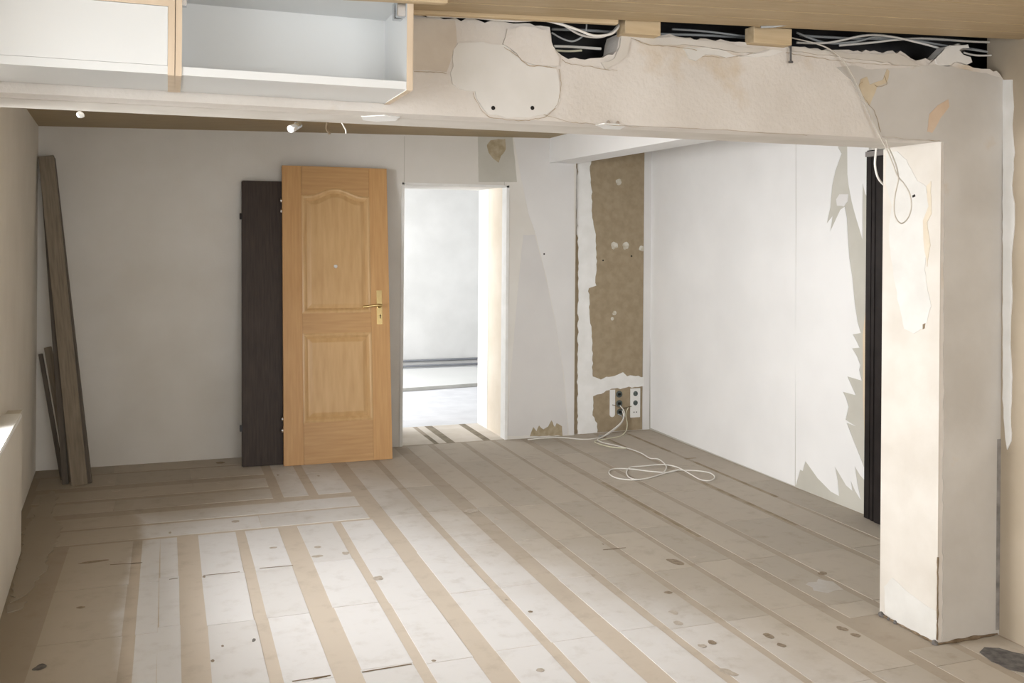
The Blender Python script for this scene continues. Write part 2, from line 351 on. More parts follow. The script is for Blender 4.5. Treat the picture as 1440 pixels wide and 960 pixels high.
# ------------------------------------------------------------------ back wall of the far bay, with the opening
BY = 7.05
bm = bmesh.new()
for x0, x1, z0, z1 in ((-1.1,1.655,-.1,2.7), (1.655,2.505,1.985,2.7), (2.505,3.083,-.1,2.7)):
    add_box(bm, x0, x1, BY, 7.76, z0, z1)
add_box(bm, 3.083, 4.1, BY+.032, 7.76, -.1, 2.7)
wb = structure(link_bm('wall_back', bm, M['back_wall']))
def sheet(name, px, plane, coord, mat, parent, th=.002, amp=.004, step=.02, sd=0):
    f = {'y': ony, 'x': onx}[plane]
    pts = [f(u, v, coord) for u, v in px]
    if amp: pts = rough_edges(pts, amp, step, sd)
    bm = bmesh.new(); add_prism(bm, pts, (0, -th, 0) if plane == 'y' else (-th, 0, 0))
    return link_bm(name, bm, mat, parent)
sheet('wallpaper', [(721,186),(733,250),(743,300),(752,325),(765,375),(781,450),(793,525),(799,600),(800,611.5),(807.2,611),(807,230),(775,228),(775,188)], 'y', BY, M['white_paper_warm'], wb, .0018, .003)
sheet('grey_patch', [(672,188),(720,188),(722,205),(727,256),(700,256),(673,256)], 'y', BY, M['bare_grey'], wb, .001, .002)
sheet('brown_tear', [(684,203),(690,197),(711,195),(711,210),(704,219),(701,229),(695,223),(686,215)], 'y', BY, M['brown_tear'], wb, .0022, .01)
sheet('brown_tear', [(745,613),(750,600),(754,606),(758,598),(764,603),(771,600),(775,591),(780,600),(783,594),(790,599),(791,612)], 'y', BY, M['brown_tear'], wb, .0028, .006)
sheet('grey_patch', [(713,613),(716,560),(727,420),(736,330),(752,330),(765,380),(781,455),(792,525),(798,600),(798,611)], 'y', BY, mottled('greyish_wallpaper', (.64,.625,.615), (.69,.675,.66), 2.2, bump=.1, bscale=90), wb, .001, .004)
for x0, z0, z1 in ((1.668, 1.99, 2.34), (2.47, 1.99, 2.34)):
    box('paper_seam', x0, x0+.004, BY-.0016, BY, z0, z1, M['bare_grey'], wb)
# reveal of the opening: corner bead and plaster lining on the right
box('corner_bead', 2.49, 2.512, BY-.006, BY+.10, 0, 1.99, M['filler'], wb)
box('reveal_lining', 2.496, 2.51, BY+.10, 7.50, 0, 1.985, M['reveal'], wb)
box('reveal_lining', 2.494, 2.51, 7.50, 7.765, 0, 1.985, M['filler'], wb)  # inner part whiter: light from the room beyond put into the colour
box('corner_bead', 1.65, 1.672, BY-.006, BY+.03, 0, 1.99, M['filler'], wb)
box('corner_bead', 1.655, 2.51, BY-.006, BY+.03, 1.975, 1.992, M['filler'], wb)
# brown hardboard panel in the corner
PY = BY + .03
panel = box('hardboard_panel', 3.087, 3.712, PY, PY+.012, .002, 2.60, M['hardboard'], wb)
box('panel_trim', 3.714, 3.778, PY-.003, PY+.02, .0, 2.6, M['white_paper_warm'], wb)
sheet('filler_smear', [(811,200),(833,200),(830.5,230),(829,243),(831.5,270),(832,296),(837,330),(838,349),(838.4,402),(828,405),(829,445),(833,487),(833,530),(845,533),(875.6,524),(882,528),(905,530),(905,543),(880,545),(859.7,546),(845,553),(834,557),(834,583),(839,595),(839.5,609),(812,611),(812.5,445),(813.5,400),(812,300)], 'y', PY, M['filler'], wb, .004, .012, .025, 5)
sheet('filler_smear', [(810,236),(813,250),(812,330),(810.5,330)], 'y', PY, M['white_paper_warm'], wb, .003, .004)
for i, (u, v, r) in enumerate(((870,256,.026),(864,345,.03),(880,345,.03),(902,349,.022),(864,440,.018),(861,448,.014))):
    c = ony(u, v, PY); pts = []
    for k in range(14):
        a = 2*math.pi*k/14; rr = r*(1+.5*noise.noise(Vector((math.cos(a)+i*5, math.sin(a), i))))
        pts.append((c.x+rr*math.cos(a), PY, c.z+rr*math.sin(a)))
    bm = bmesh.new(); add_prism(bm, pts, (0,-.002,0)); link_bm('filler_daub', bm, mottled('thin_filler', (.46,.41,.31), (.66,.64,.58), 30, bump=.1), wb)
for u, v in ((848,366),(888,360),(765,357)):
    c = ony(u, v, BY if u < 800 else PY); bm = bmesh.new(); add_tube(bm, [Vector((c.x, c.y+.002, c.z)), Vector((c.x, c.y-.003, c.z))], .007, 10); link_bm('screw_hole', bm, M['dark_hole'], wb)
bl = ony(857,548,PY); br = ony(865,586,PY)
bm = bmesh.new(); n = 10; r = .024; cx = (bl.x+br.x)/2
pts = [(cx-r, PY, bl.z), (cx-r, PY, br.z+r)] + [(cx - r*math.cos(math.pi*k/n), PY, br.z+r-r*math.sin(math.pi*k/n)) for k in range(1, n)] + [(cx+r, PY, br.z+r), (cx+r, PY, bl.z)]
add_prism(bm, pts, (0,-.003,0)); link_bm('filler_daub', bm, M['filler'], wb)

# right wall of the far bay: grey plaster under torn white wallpaper
RX = 3.78
bm = bmesh.new(); add_box(bm, RX, RX+.2, 3.0, 7.3, -.1, 2.7)
wr = structure(link_bm('wall_right', bm, M['bare_grey']))
# sheet outlines in the plane of the wall
sheet('wallpaper', [(913.5,150),(1119,150),(1119.4,300),(1119,500),(1118,683.0),(1010,640.0),(915,601.5)], 'x', RX, M['white_paper'], wr, .002, 0)
torn = [(1119.8,150),(1180,150),(1179,207.5),(1183.7,216),(1175,240),(1170.6,260),(1167.7,292),(1163,314),(1171,304),(1167.7,325.6),(1175,310),(1182,295),(1188,290.6),(1191,306),(1192.5,335),(1194.6,363),(1198.7,390),(1202,425),(1206,452),(1210.7,468),(1199.5,470),(1205,480),(1209,488.7),(1198.7,489.5),(1206,502),(1210,513),(1208.5,520),(1212,535),(1192,529),(1198,543),(1203.6,555.5),(1185.6,550.6),(1190,560),(1193.5,572),(1189.4,590),(1203.6,599),(1191,594),(1200,618),(1209,640),(1215.6,658),(1217,676),(1210,668),(1202.5,655.6),(1206,680),(1210.7,702.5),(1203,690),(1196.9,676),(1199,690),(1190,682),(1174.4,655.6),(1178,675),(1180,697),(1168.7,691),(1150,672),(1133,648),(1129,662),(1125.6,660),(1119.2,682.5),(1119,500),(1120.2,300)]
sheet('wallpaper', torn, 'x', RX, M['white_paper'], wr, .002, 0)
sheet('wallpaper', [(1189,150),(1223,150),(1222,209),(1222,281),(1217,272),(1213.6,258),(1213,292),(1213,336),(1209,322),(1205.6,311),(1201,295),(1198,283),(1194,262),(1192,245),(1191.8,209)], 'x', RX, M['white_paper'], wr, .002, 0)
sheet('wallpaper', [(1180.5,273),(1193,273),(1192,283),(1187,290),(1177,289),(1176,280)], 'x', RX, M['white_paper_warm'], wr, .0015, .003)
sheet('brown_tear', [(1213.5,470),(1218,430),(1219.5,700),(1216.5,640),(1214,560)], 'x', RX, mottled('peach_undercoat', (.66,.53,.38), (.70,.58,.43), 9, bump=0), wr, .001, .0)
# dark frame of a sliding door at the end of the white wall
fr = empty('door_frame', (3.72, 4.38, 0), 'tall black grooved door frame standing at the end of the torn white wall', 'door frame')
def in_parent(o, e): o.parent = e; o.matrix_parent_inverse = Matrix.Translation(-e.location); return o
for y0, y1, x0, z1 in ((4.372,4.42,3.728,2.085),(4.335,4.365,3.722,2.06),(4.15,4.325,3.715,2.045)):
    in_parent(box('frame_post', x0, 3.776, y0, y1, 0, z1, M['black_plastic'], None, .004), fr)
in_parent(box('frame_back', 3.745, 3.778, 4.10, 4.415, 0, 2.04, M['black_plastic']), fr)
in_parent(box('frame_head', 3.705, 3.778, 4.05, 4.40, 2.046, 2.075, mottled('grey_metal_head', (.20,.18,.17), (.28,.26,.25), 9, bump=0)), fr)
box('plaster_band', 3.765, 3.78, 4.05, 4.42, 2.09, 2.12, M['left_wall'], wr)

# ------------------------------------------------------------------ right wall and rear wall of the near bay, room beyond
bm = bmesh.new(); add_box(bm, 3.13, 3.98, -2.7, 3.0, -.1, 2.7)
wr2 = structure(link_bm('wall_right_near', bm, M['right_wall']))
strip = [(1411,112),(1424,112),(1426,150),(1424,175),(1427,215),(1424,260),(1428,300),(1426,330),(1423,360),(1424,420),(1421,470),(1424,530),(1422,575),(1423,620),(1417,632),(1414,600),(1411,560)]
sheet('filler_smear', strip, 'x', 3.13, M['filler'], wr2, .004, .004, .03, 2)
bm = bmesh.new()
for x0, x1, z0, z1 in ((-1.2,-.1,-.1,2.7), (-.1,2.5,-.1,.75), (-.1,2.5,2.15,2.7), (2.5,3.6,-.1,2.7)): add_box(bm, x0, x1, -2.7, -2.5, z0, z1)
structure(link_bm('wall_rear', bm, M['left_wall']))
bm = bmesh.new()
for x0, x1, z0, z1 in ((-.1,2.5,.75,.80),(-.1,2.5,2.10,2.15),(-.1,-.05,.75,2.15),(2.45,2.5,.75,2.15),(1.17,1.23,.75,2.15)): add_box(bm, x0, x1, -2.62, -2.57, z0, z1)
structure(link_bm('window_3', bm, M['white_plastic']))
bm = bmesh.new(); add_box(bm, .2, 5.8, 11.42, 11.6, -.1, 2.7)
wf = structure(link_bm('wall_far_room', bm, M['beyond_wall']))
bm = bmesh.new()
for y0, y1, z0, z1 in ((7.76,8.2,-.1,2.7),(8.2,10.8,-.1,.7),(8.2,10.8,2.2,2.7),(10.8,11.5,-.1,2.7)): add_box(bm, .0, .2, y0, y1, z0, z1)
structure(link_bm('wall_far_room_left', bm, M['beyond_wall']))
bm = bmesh.new(); add_box(bm, 5.4, 5.6, 7.76, 11.5, -.1, 2.7); structure(link_bm('wall_far_room_right', bm, M['beyond_wall']))
# pipes along the foot of the far wall, the white board lying on the floor
pp = empty('heating_pipes', (2.9, 11.38, 0), 'pair of thin grey heating pipes along the foot of the wall seen through the doorway', 'pipes')
for z, y in ((.025, 11.36), (.085, 11.40)):
    bm = bmesh.new(); add_tube(bm, [Vector((.6, y, z)), Vector((5.3, y, z))], .014, 8); in_parent(link_bm('pipe', bm, M['pipe'], None, True), pp)
bd = bmesh.new()
add_hex(bd, [(.9,9.42,0.0),(3.55,9.80,0),(3.50,11.05,0),(.9,11.05,0),(.9,9.42,.035),(3.55,9.80,.035),(3.50,11.05,.035),(.9,11.05,.035)])
bo = link_bm('board', bd, M['melamine']); tag(bo, 'large white board lying flat on the floor of the room behind the doorway', 'board')
bd = bmesh.new(); add_hex(bd, [(.9,9.412,.001),(3.55,9.792,.001),(3.55,9.799,.001),(.9,9.419,.001),(.9,9.412,.034),(3.55,9.792,.034),(3.55,9.799,.034),(.9,9.419,.034)])
e1 = link_bm('board_edge', bd, mottled('grey_board_edge', (.42,.41,.38), (.5,.49,.46), 8, bump=0), bo)

# ------------------------------------------------------------------ partition: beam with a ragged top and its stub wall
FY = 2.92
top_px = [(566,20),(600,24),(640,25),(690,29),(730,33),(760,36),(773,38),(775,50),(776,62),(783,72),(790,78),(808,81),(830,82),(848,81),(862,77),(868,70),(870,56),(873,46),(890,47),(925,50),(950,51),(985,54),(1020,57),(1060,61),(1100,63),(1120,66),(1150,68),(1175,70),(1200,72),(1235,73),(1255,71),(1272,75),(1281,82),(1295,84),(1320,83),(1340,84),(1362,92),(1375,96),(1392,97),(1406,104),(1411,112)]
top = [ony(u, v, FY) for u, v in top_px]
def bz(x): return 1.943 + .003 * (x + 1)   # soffit of the beam
outline = [Vector((-1.0, FY, bz(0))), Vector((-1.0, FY, 2.26))] + top + [Vector((3.16, FY, top[-1].z)), Vector((3.16, FY, -.05)), Vector((2.822, FY, -.05))]
outline += [Vector((x, FY, bz(x))) for x in (2.822, 2.4, 2.0, 1.6, 1.2, .8)]
r2 = []
for i, p in enumerate(outline):
    q = outline[(i+1) % len(outline)]; r2.append(p)
    if p.z > 2.1 and q.z > 2.1 and -.3 < p.x < 3.12:
        d = (q-p).length; n = int(d/.018)
        for k in range(1, n):
            t = p.lerp(q, k/n); r2.append(t + Vector((0, 0, .014*noise.noise(t*40))))
bm = bmesh.new(); add_prism(bm, r2, (0, .11, 0))
wp = structure(link_bm('wall_partition', bm, M['beam']))
bm = bmesh.new()
xs = [-1.0, .8, 1.6, 2.822]
for a, b in zip(xs, xs[1:]):
    add_hex(bm, [(a,FY+.11,bz(a)),(b,FY+.11,bz(b)),(b,FY+.315,bz(b)),(a,FY+.315,bz(a)),(a,FY+.11,2.165),(b,FY+.11,2.165),(b,FY+.315,2.165),(a,FY+.315,2.165)])
add_box(bm, 2.822, 3.9, FY+.11, FY+.315, -.05, 2.165)
link_bm('partition_core', bm, M['stub'], wp)
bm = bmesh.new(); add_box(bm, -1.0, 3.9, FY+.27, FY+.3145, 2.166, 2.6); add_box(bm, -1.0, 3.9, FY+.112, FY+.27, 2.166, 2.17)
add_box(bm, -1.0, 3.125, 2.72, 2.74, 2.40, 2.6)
link_bm('void_shade_lining', bm, M['void'], wp)  # dark lining added so the gap's shade is painted in
# painted lining of the stub's left face
bm = bmesh.new(); add_box(bm, 2.818, 2.8225, FY-.001, FY+.316, .012, 1.949); link_bm('stub_lining', bm, M['stub'], wp)
XL = 2.818
sheet('white_patch', [(1247,215),(1262,212),(1275,225),(1290,255),(1303,262),(1306,290),(1298,310),(1304,350),(1300,380),(1309,430),(1302,460),(1285,470),(1272,462),(1262,420),(1256,380),(1250,330),(1254,290),(1246,260)], 'x', XL, M['stub_white'], wp, .0015, .006, .02, 3)
sheet('white_patch', [(1245,862),(1244,825),(1255,812),(1275,830),(1300,850),(1318,860),(1317,903),(1290,890),(1262,876)], 'x', XL, M['stub_white'], wp, .0015, .006, .02, 8)
sheet('stain_patch', [(1303,262),(1309,255),(1310,300),(1304,312),(1308,345),(1304,375),(1300,345),(1298,310),(1306,290)], 'x', XL, mottled('cream_old_paint', (.60,.52,.41), (.65,.58,.47), 12, bump=0), wp, .002, .004, .02, 5)
sheet('paint_chip', [(1283,275),(1287,273),(1288,276),(1284,278)], 'x', XL, M['dark_hole'], wp, .002, 0)
sheet('paint_chip', [(1298,456),(1302,454),(1301,461),(1298,463)], 'x', XL, M['crack'], wp, .002, 0)
# crumbled corner edge and foot of the stub
bm = bmesh.new()
pts = [Vector((XL+.001, FY-.001, z)) + Vector((.004*noise.noise(Vector((0,0,z*30))), .004*noise.noise(Vector((5,0,z*30))), 0)) for z in [.02+.02*k for k in range(17)]]
add_tube(bm, pts, [.003+.004*max(0, noise.noise(Vector((9,0,p.z*20)))) for p in pts], 6); link_bm('crumbled_edge', bm, M['crack'], wp)
bm = bmesh.new()
for a, b, r in (((XL-.001, FY+.31, .004), (XL-.001, FY-.004, .004), .007), ((XL, FY-.003, .004), (3.12, FY-.003, .004), .009)):
    a, b = Vector(a), Vector(b); n = 40; pts = [a.lerp(b, k/n) for k in range(n+1)]
    add_tube(bm, pts, [r*(.35+1.3*abs(noise.noise(p*17))) for p in pts], 6)
link_bm('crumbled_edge', bm, M['crack'], wp)
for dx, s in ((.005,.013),(.30,.014),(.22,.009),(.26,.007)):
    bm = bmesh.new(); bmesh.ops.create_icosphere(bm, subdivisions=2, radius=s)
    for v in bm.verts: v.co = v.co*(1+.4*noise.noise(v.co*60)) + Vector((XL-.004, FY+dx, s*.4))
    link_bm('rubble', bm, M['tar'], wp)
box('corner_gap', 3.112, 3.131, FY-.004, FY+.01, .02, .78, mottled('shaded_gap', (.16,.15,.14), (.34,.32,.30), 14, bump=.2), wp)  # crumbled gap, with the corner's shading painted on as a dark strip
# skim coats on the front face
def front(name, px, mat, th=.003, amp=.008, sd=0, par=wp): return sheet(name, px, 'y', FY, mat, par, th, amp, .022, sd)
front('repair_patch', [(633,103),(636,119),(655,126),(666,129),(669,139),(686,160),(712,166),(744,166),(768,160),(780,150),(786,130),(784,105),(780,94),(760,92),(742,89),(725,76),(708,64),(690,60),(667,62),(644,61),(636,83)], M['patch'], .004, .01, 3)
front('rough_plaster', [(709,63),(712,40),(740,38),(772,41),(776,64),(786,82),(784,94),(760,92),(742,89),(725,76)], M['beam'], .010, .010, 6)
front('plaster_flake', [(872,49),(900,52),(925,53),(960,55),(1005,59),(1050,66),(1080,69),(1062,74),(1040,76),(1010,68),(985,65),(960,64),(925,64),(905,62),(888,55),(880,75),(870,88),(850,98),(845,90),(862,82),(870,66)], M['stub'], .010, .009, 8)
front('plaster_flake', [(960,66),(985,67),(1010,70),(1038,79),(1062,76),(1085,70),(1100,72),(1080,80),(1020,80),(990,76),(978,84),(970,82)], M['patch'], .005, .006, 9)
front('plaster_flake', [(1105,66),(1150,71),(1200,76),(1240,77),(1262,76),(1276,85),(1290,92),(1270,92),(1240,88),(1200,84),(1150,78),(1112,72)], M['stub'], .012, .008, 10)
front('skim_coat', [(1176,95),(1195,92),(1225,98),(1290,94),(1320,90),(1360,98),(1405,108),(1411,112),(1410,500),(1409,893),(1325,904),(1327,500),(1327,199),(1300,198),(1250,196),(1235,190),(1222,160),(1208,135),(1196,112)], M['grey_patch'], .0025, .006, 12)
front('bare_spot', [(1210,112),(1218,108),(1222,118),(1240,112),(1246,98),(1250,100),(1246,118),(1232,122),(1222,148),(1214,140),(1206,124)], mottled('ochre_old_paint', (.55,.45,.31), (.64,.55,.41), 9), .004, .005, 13)
front('bare_spot', [(1304,185),(1306,160),(1318,148),(1332,140),(1334,150),(1322,166),(1314,180),(1310,186)], mottled('pinkish_old_paint', (.62,.47,.34), (.67,.53,.41), 9), .004, .005, 14)
front('skim_coat', [(566,24),(600,27),(640,29),(642,60),(634,80),(628,102),(600,98),(582,99),(566,110)], mottled('tan_paint_and_shadow', (.56,.49,.41), (.63,.565,.48), 8, bump=.3), .002, .006, 15)  # tan paint whose colour also carries the shelf unit's cast shadow
for i, (u, v) in enumerate(((855,172),(868,173),(693,152),(748,152))):
    c = ony(u, v, FY); bm = bmesh.new(); add_tube(bm, [Vector((c.x, FY+.002, c.z)), Vector((c.x, FY-.005, c.z))], .007, 9); link_bm('screw_hole', bm, M['dark_hole'] if i > 1 else M['steel'], wp)
# white filler and cracks
def under(px, mat):
    pts = [onz(u, v, 1.9435 + .003*0) for u, v in px]; pts = [Vector((p.x, p.y, bz(p.x)+.0005)) for p in pts]
    bm = bmesh.new(); add_prism(bm, rough_edges(pts, .004, .02, 3), (0, 0, -.003)); link_bm('white_patch', bm, mat, wp)
under([(508,165),(540,163.5),(562,166),(556,171),(530,172),(510,170)], M['filler'])
under([(838,178),(850,176),(870,177),(880,180),(872,184),(850,183)], M['filler'])
def crack(px, w=.0035, sd=0, y=FY-.0035):
    P = smooth_path([ony(u, v, y) for u, v in px], 6); a = []; b = []
    for i, p in enumerate(P):
        t = (P[min(i+1, len(P)-1)] - P[max(i-1, 0)]).normalized(); n = Vector((-t.z, 0, t.x)); k = w*(.25+.9*abs(noise.noise(p*35+Vector((sd,0,0)))))*.5
        o = n*(.004*noise.noise(p*60+Vector((0,sd,0)))); a.append(p+n*k+o); b.append(p-n*k+o)
    bm = bmesh.new(); add_prism(bm, a + b[::-1], (0, -.0012, 0)); link_bm('crack', bm, M['crack_line'], wp)
M['crack_line'] = mottled('ochre_crack', (.36,.28,.18), (.47,.38,.27), 30, bump=0)
crack([(582,101),(605,101),(628,103)], .004, 1); crack([(666,130),(669,141),(686,163),(712,168),(744,169),(768,163),(781,152)], .004, 2, FY-.0075)
crack([(709,66),(726,78),(742,91),(762,93),(782,96)], .004, 3, FY-.011)
crack([(786,97),(789,120),(785,140),(781,151)], .003, 4); crack([(893,56),(915,63),(950,66),(980,71)], .0035, 5, FY-.0115)
crack([(975,80),(1000,79),(1012,81),(1040,79),(1060,74)], .003, 6); crack([(1105,74),(1150,81),(1200,88),(1245,91),(1280,92)], .0035, 7, FY-.0025)
crack([(1243,106),(1247,118),(1236,122),(1230,119)], .003, 8, FY-.006); crack([(1213,115),(1209,121),(1213,134),(1222,147),(1231,160),(1238,186)], .003, 9, FY-.006)
crack([(760,160),(800,171),(830,174),(880,177),(960,180),(1080,187),(1135,190)], .0025, 10, FY-.0008)
crack([(1240,192),(1300,197),(1322,198)], .0025, 11, FY-.004); crack([(790,84),(800,90),(830,93),(845,97),(868,99)], .003, 12)
# loose lump of plaster on the beam top
lump = [(1318,90),(1314,82),(1322,74),(1330,66),(1345,63),(1362,62),(1364,68),(1350,70),(1355,77),(1366,80),(1368,88),(1360,91),(1345,88),(1330,93)]
bm = bmesh.new(); add_prism(bm, rough_edges([ony(u, v, FY-.006) for u, v in lump], .006, .015, 2), (0, .05, 0))
bmesh.ops.bevel(bm, geom=[e for e in bm.edges if e.is_boundary is False and abs(e.verts[0].co.y-e.verts[1].co.y) < .001], offset=.002, segments=1, affect='EDGES')
link_bm('plaster_lump', bm, M['patch'], wp)

# ------------------------------------------------------------------ ceilings
def cz(x): return 2.262 + .042 * (x - .85)      # near bay ceiling, follows the tilt seen in the photograph
bm = bmesh.new(); add_box(bm, -1.2, 4.0, -2.7, 7.76, 2.60, 2.75)
slab = structure(link_bm('ceiling', bm, M['void']))
bm = bmesh.new(); add_box(bm, .0, 5.8, 7.76, 11.6, 2.5, 2.7); structure(link_bm('ceiling', bm, M['beyond_wall']))
y = 2.845; k = 0
while y > -2.6:
    w = .115; g = .0035; y0 = max(y - w, -2.6)
    bm = bmesh.new(); a, b = -.9, 3.13; dz = rn.uniform(0, .0012)
    add_hex(bm, [(a,y0+g,cz(a)+dz),(b,y0+g,cz(b)+dz),(b,y,cz(b)+dz),(a,y,cz(a)+dz),(a,y0+g,cz(a)+.016),(b,y0+g,cz(b)+.016),(b,y,cz(b)+.016),(a,y,cz(a)+.016)])
    bmesh.ops.bevel(bm, geom=bm.edges[:], offset=.002, segments=1, affect='EDGES')
    link_bm('ceiling_board', bm, M['ceiling_wood'], slab); y = y0; k += 1
bm = bmesh.new(); a, b = -.9, 3.13
add_hex(bm, [(a,-2.6,cz(a)+.016),(b,-2.6,cz(b)+.016),(b,2.80,cz(b)+.016),(a,2.80,cz(a)+.016),(a,-2.6,cz(a)+.03),(b,-2.6,cz(b)+.03),(b,2.80,cz(b)+.03),(a,2.80,cz(a)+.03)])
link_bm('ceiling_backing', bm, M['void'], slab)
bm = bmesh.new()
za, zb = 2.292, 2.40
add_hex(bm, [(-1.0,FY+.315,za),(3.85,FY+.315,zb),(3.85,7.06,zb),(-1.0,7.06,za),(-1.0,FY+.315,za+.05),(3.85,FY+.315,zb+.05),(3.85,7.06,zb+.05),(-1.0,7.06,za+.05)])
link_bm('ceiling_panel', bm, M['ceiling_far'], slab)
# white boxed beam running to the back wall
bm = bmesh.new(); add_hex(bm, [(2.851,FY+.316,2.15),(3.08,FY+.316,2.15),(3.075,7.05,2.183),(2.851,7.05,2.183),(2.851,FY+.316,2.42),(3.08,FY+.316,2.42),(3.075,7.05,2.42),(2.851,7.05,2.42)])
structure(link_bm('trim_1', bm, M['white_paper']))

# ------------------------------------------------------------------ timber and cables in the gap
def timber(name, x0, x1, y0, y1, z0, z1, label, slope=.042, mat='batten'):
    bm = bmesh.new(); d = slope*(x1-x0)
    add_hex(bm, [(x0,y0,z0),(x1,y0,z0+d),(x1,y1,z0+d),(x0,y1,z0),(x0,y0,z1),(x1,y0,z1+d),(x1,y1,z1+d),(x0,y1,z1)])
    bmesh.ops.bevel(bm, geom=bm.edges[:], offset=.0025, segments=1, affect='EDGES')
    return tag(link_bm(name, bm, M[mat]), label, 'timber')
p = ony(627, 7, 2.60)
timber('wooden_batten', .44, p.x, 2.575, 2.607, p.z-.042*(p.x-.44), cz(.4)-.004, 'short pale wooden batten overlapping the top right corner of the shelf unit')
timber('wooden_batten', .66, 1.395, 2.849, 2.875, 2.245, 2.270, 'long pale batten along the ceiling edge above the plaster beam', .038)
b1a, b1b = ony(880,47,2.86), ony(930,22,2.86)
timber('wood_block', b1a.x, b1b.x, 2.862, 2.93, b1a.z+.002, b1b.z, 'wood block wedged under the ceiling right of the hole in the beam', .01)
b2a, b2b = ony(1063,60,2.86), ony(1117,40,2.86)
timber('wood_block', b2a.x, b2b.x, 2.872, 2.93, b2a.z+.004, b2b.z, 'wood block wedged under the ceiling beside the hanging nail', .01)
def cable(px, yy, r, mat, label, group=None):
    pts = [ony(u, v, y) for (u, v), y in zip(px, yy if isinstance(yy, (list, tuple)) else [yy]*len(px))]
    return tag(tube('cable', pts, r, mat), label, 'cable', group)
G = 'loose cables in the gap above the beam'
cable([(600,22),(660,24),(720,29),(760,28),(785,33),(810,41),(835,50),(858,48),(868,40),(872,31)], [2.90,2.90,2.90,2.90,2.89,2.89,2.89,2.89,2.90,2.93], .0045, M['cable'], 'white cable sagging in an arc across the hole in the beam')
cable([(783,27),(800,40),(820,50),(845,52),(862,44),(869,35),(872,28)], [2.945]*5+[2.96,2.97], .004, M['cable'], 'second white cable sagging just behind the arc over the hole')
cable([(776,46),(790,54),(805,58),(818,52),(824,42),(825,30)], 2.97, .0032, M['cable_grey'], 'thin grey cable looping deep inside the hole in the beam')
cable([(779,65),(800,65.5),(822,67),(845,68.5)], 3.02, .005, M['cable'], 'upper pale cable lying across the bottom of the hole')
cable([(782,71),(800,72),(818,71)], 3.02, .004, M['cable_yellow'], 'lower yellowish cable lying across the bottom of the hole')
cable([(776,41),(830,43),(900,47),(1000,50),(1060,54)], 3.04, .005, M['cable_grey'], 'grey cable running level behind the two wood blocks', None)
cable([(945,41),(990,44),(1040,50),(1066,53)], 3.0, .004, M['cable_grey'], 'thin grey cable in the dark slot between the two wood blocks', None)
cable([(1120,46),(1160,60),(1200,59),(1235,52),(1280,56),(1340,66),(1411,76)], 3.00, .0045, M['cable_grey'], 'grey cable bowing up in the middle of the right hand gap')
cable([(1120,60),(1165,60),(1215,50),(1250,51),(1300,62),(1345,75)], 2.97, .0045, M['cable'], 'pale cable crossing the right hand gap down to the plaster lump')
cable([(1180,64),(1225,60),(1260,56),(1300,54),(1360,58),(1412,60)], 2.99, .0045, M['cable'], 'pale cable rising to the top right corner of the gap')
cable([(1125,50),(1200,54),(1290,55),(1390,60),(1408,68),(1413,80)], 3.02, .005, M['cable_grey'], 'dark grey cable curling down in the right corner of the gap')
cable([(1355,74),(1375,78),(1412,77)], 2.98, .004, M['cable'], 'short pale cable from the plaster lump to the right wall')
cable([(1360,68),(1385,72),(1412,78)], 3.03, .005, M['cable_grey'], 'grey cable end behind the plaster lump')
hang = [(1112,53),(1130,57),(1150,62),(1168,70),(1185,84),(1200,108),(1214,138),(1226,166),(1238,193),(1248,212),(1256,232),(1262,247),(1271,258),(1279,272),(1281.5,290),(1277,306),(1268,314),(1260,307),(1257,292),(1259,272),(1263,254),(1262,240),(1257,224),(1250,208),(1246,196)]
cable(hang, [2.95,2.93,2.91,2.895]+[2.89]*(len(hang)-4), .0027, M['cable_dull'], 'thin white cable hanging from the ceiling gap, ending in a loop before the stub wall')
cable([(1233,196),(1231.5,215),(1230.5,232),(1234,248),(1241,258),(1252,266)], 3.27, .0045, M['cable'], 'short white cable hanging before the top of the black door frame')
cable([(1070,38),(1090,37),(1115,33),(1140,27),(1165,24)], [2.83,2.82,2.80,2.77,2.75], .004, M['cable_grey'], 'dark cord lying along the ceiling edge above the right wood block')
# nail
a, b = ony(1112,48,2.90), ony(1112,86,2.90)
nl = empty('nail', (a.x, 2.90, b.z), 'long dark nail hanging head down below the right wood block', 'nail')
bm = bmesh.new(); add_tube(bm, [a, b], .0038, 8); in_parent(link_bm('shank', bm, M['tar'], None, True), nl)
bm = bmesh.new(); add_tube(bm, [b, b-Vector((0,0,.006))], .009, 10); in_parent(link_bm('nail_head', bm, M['tar']), nl)

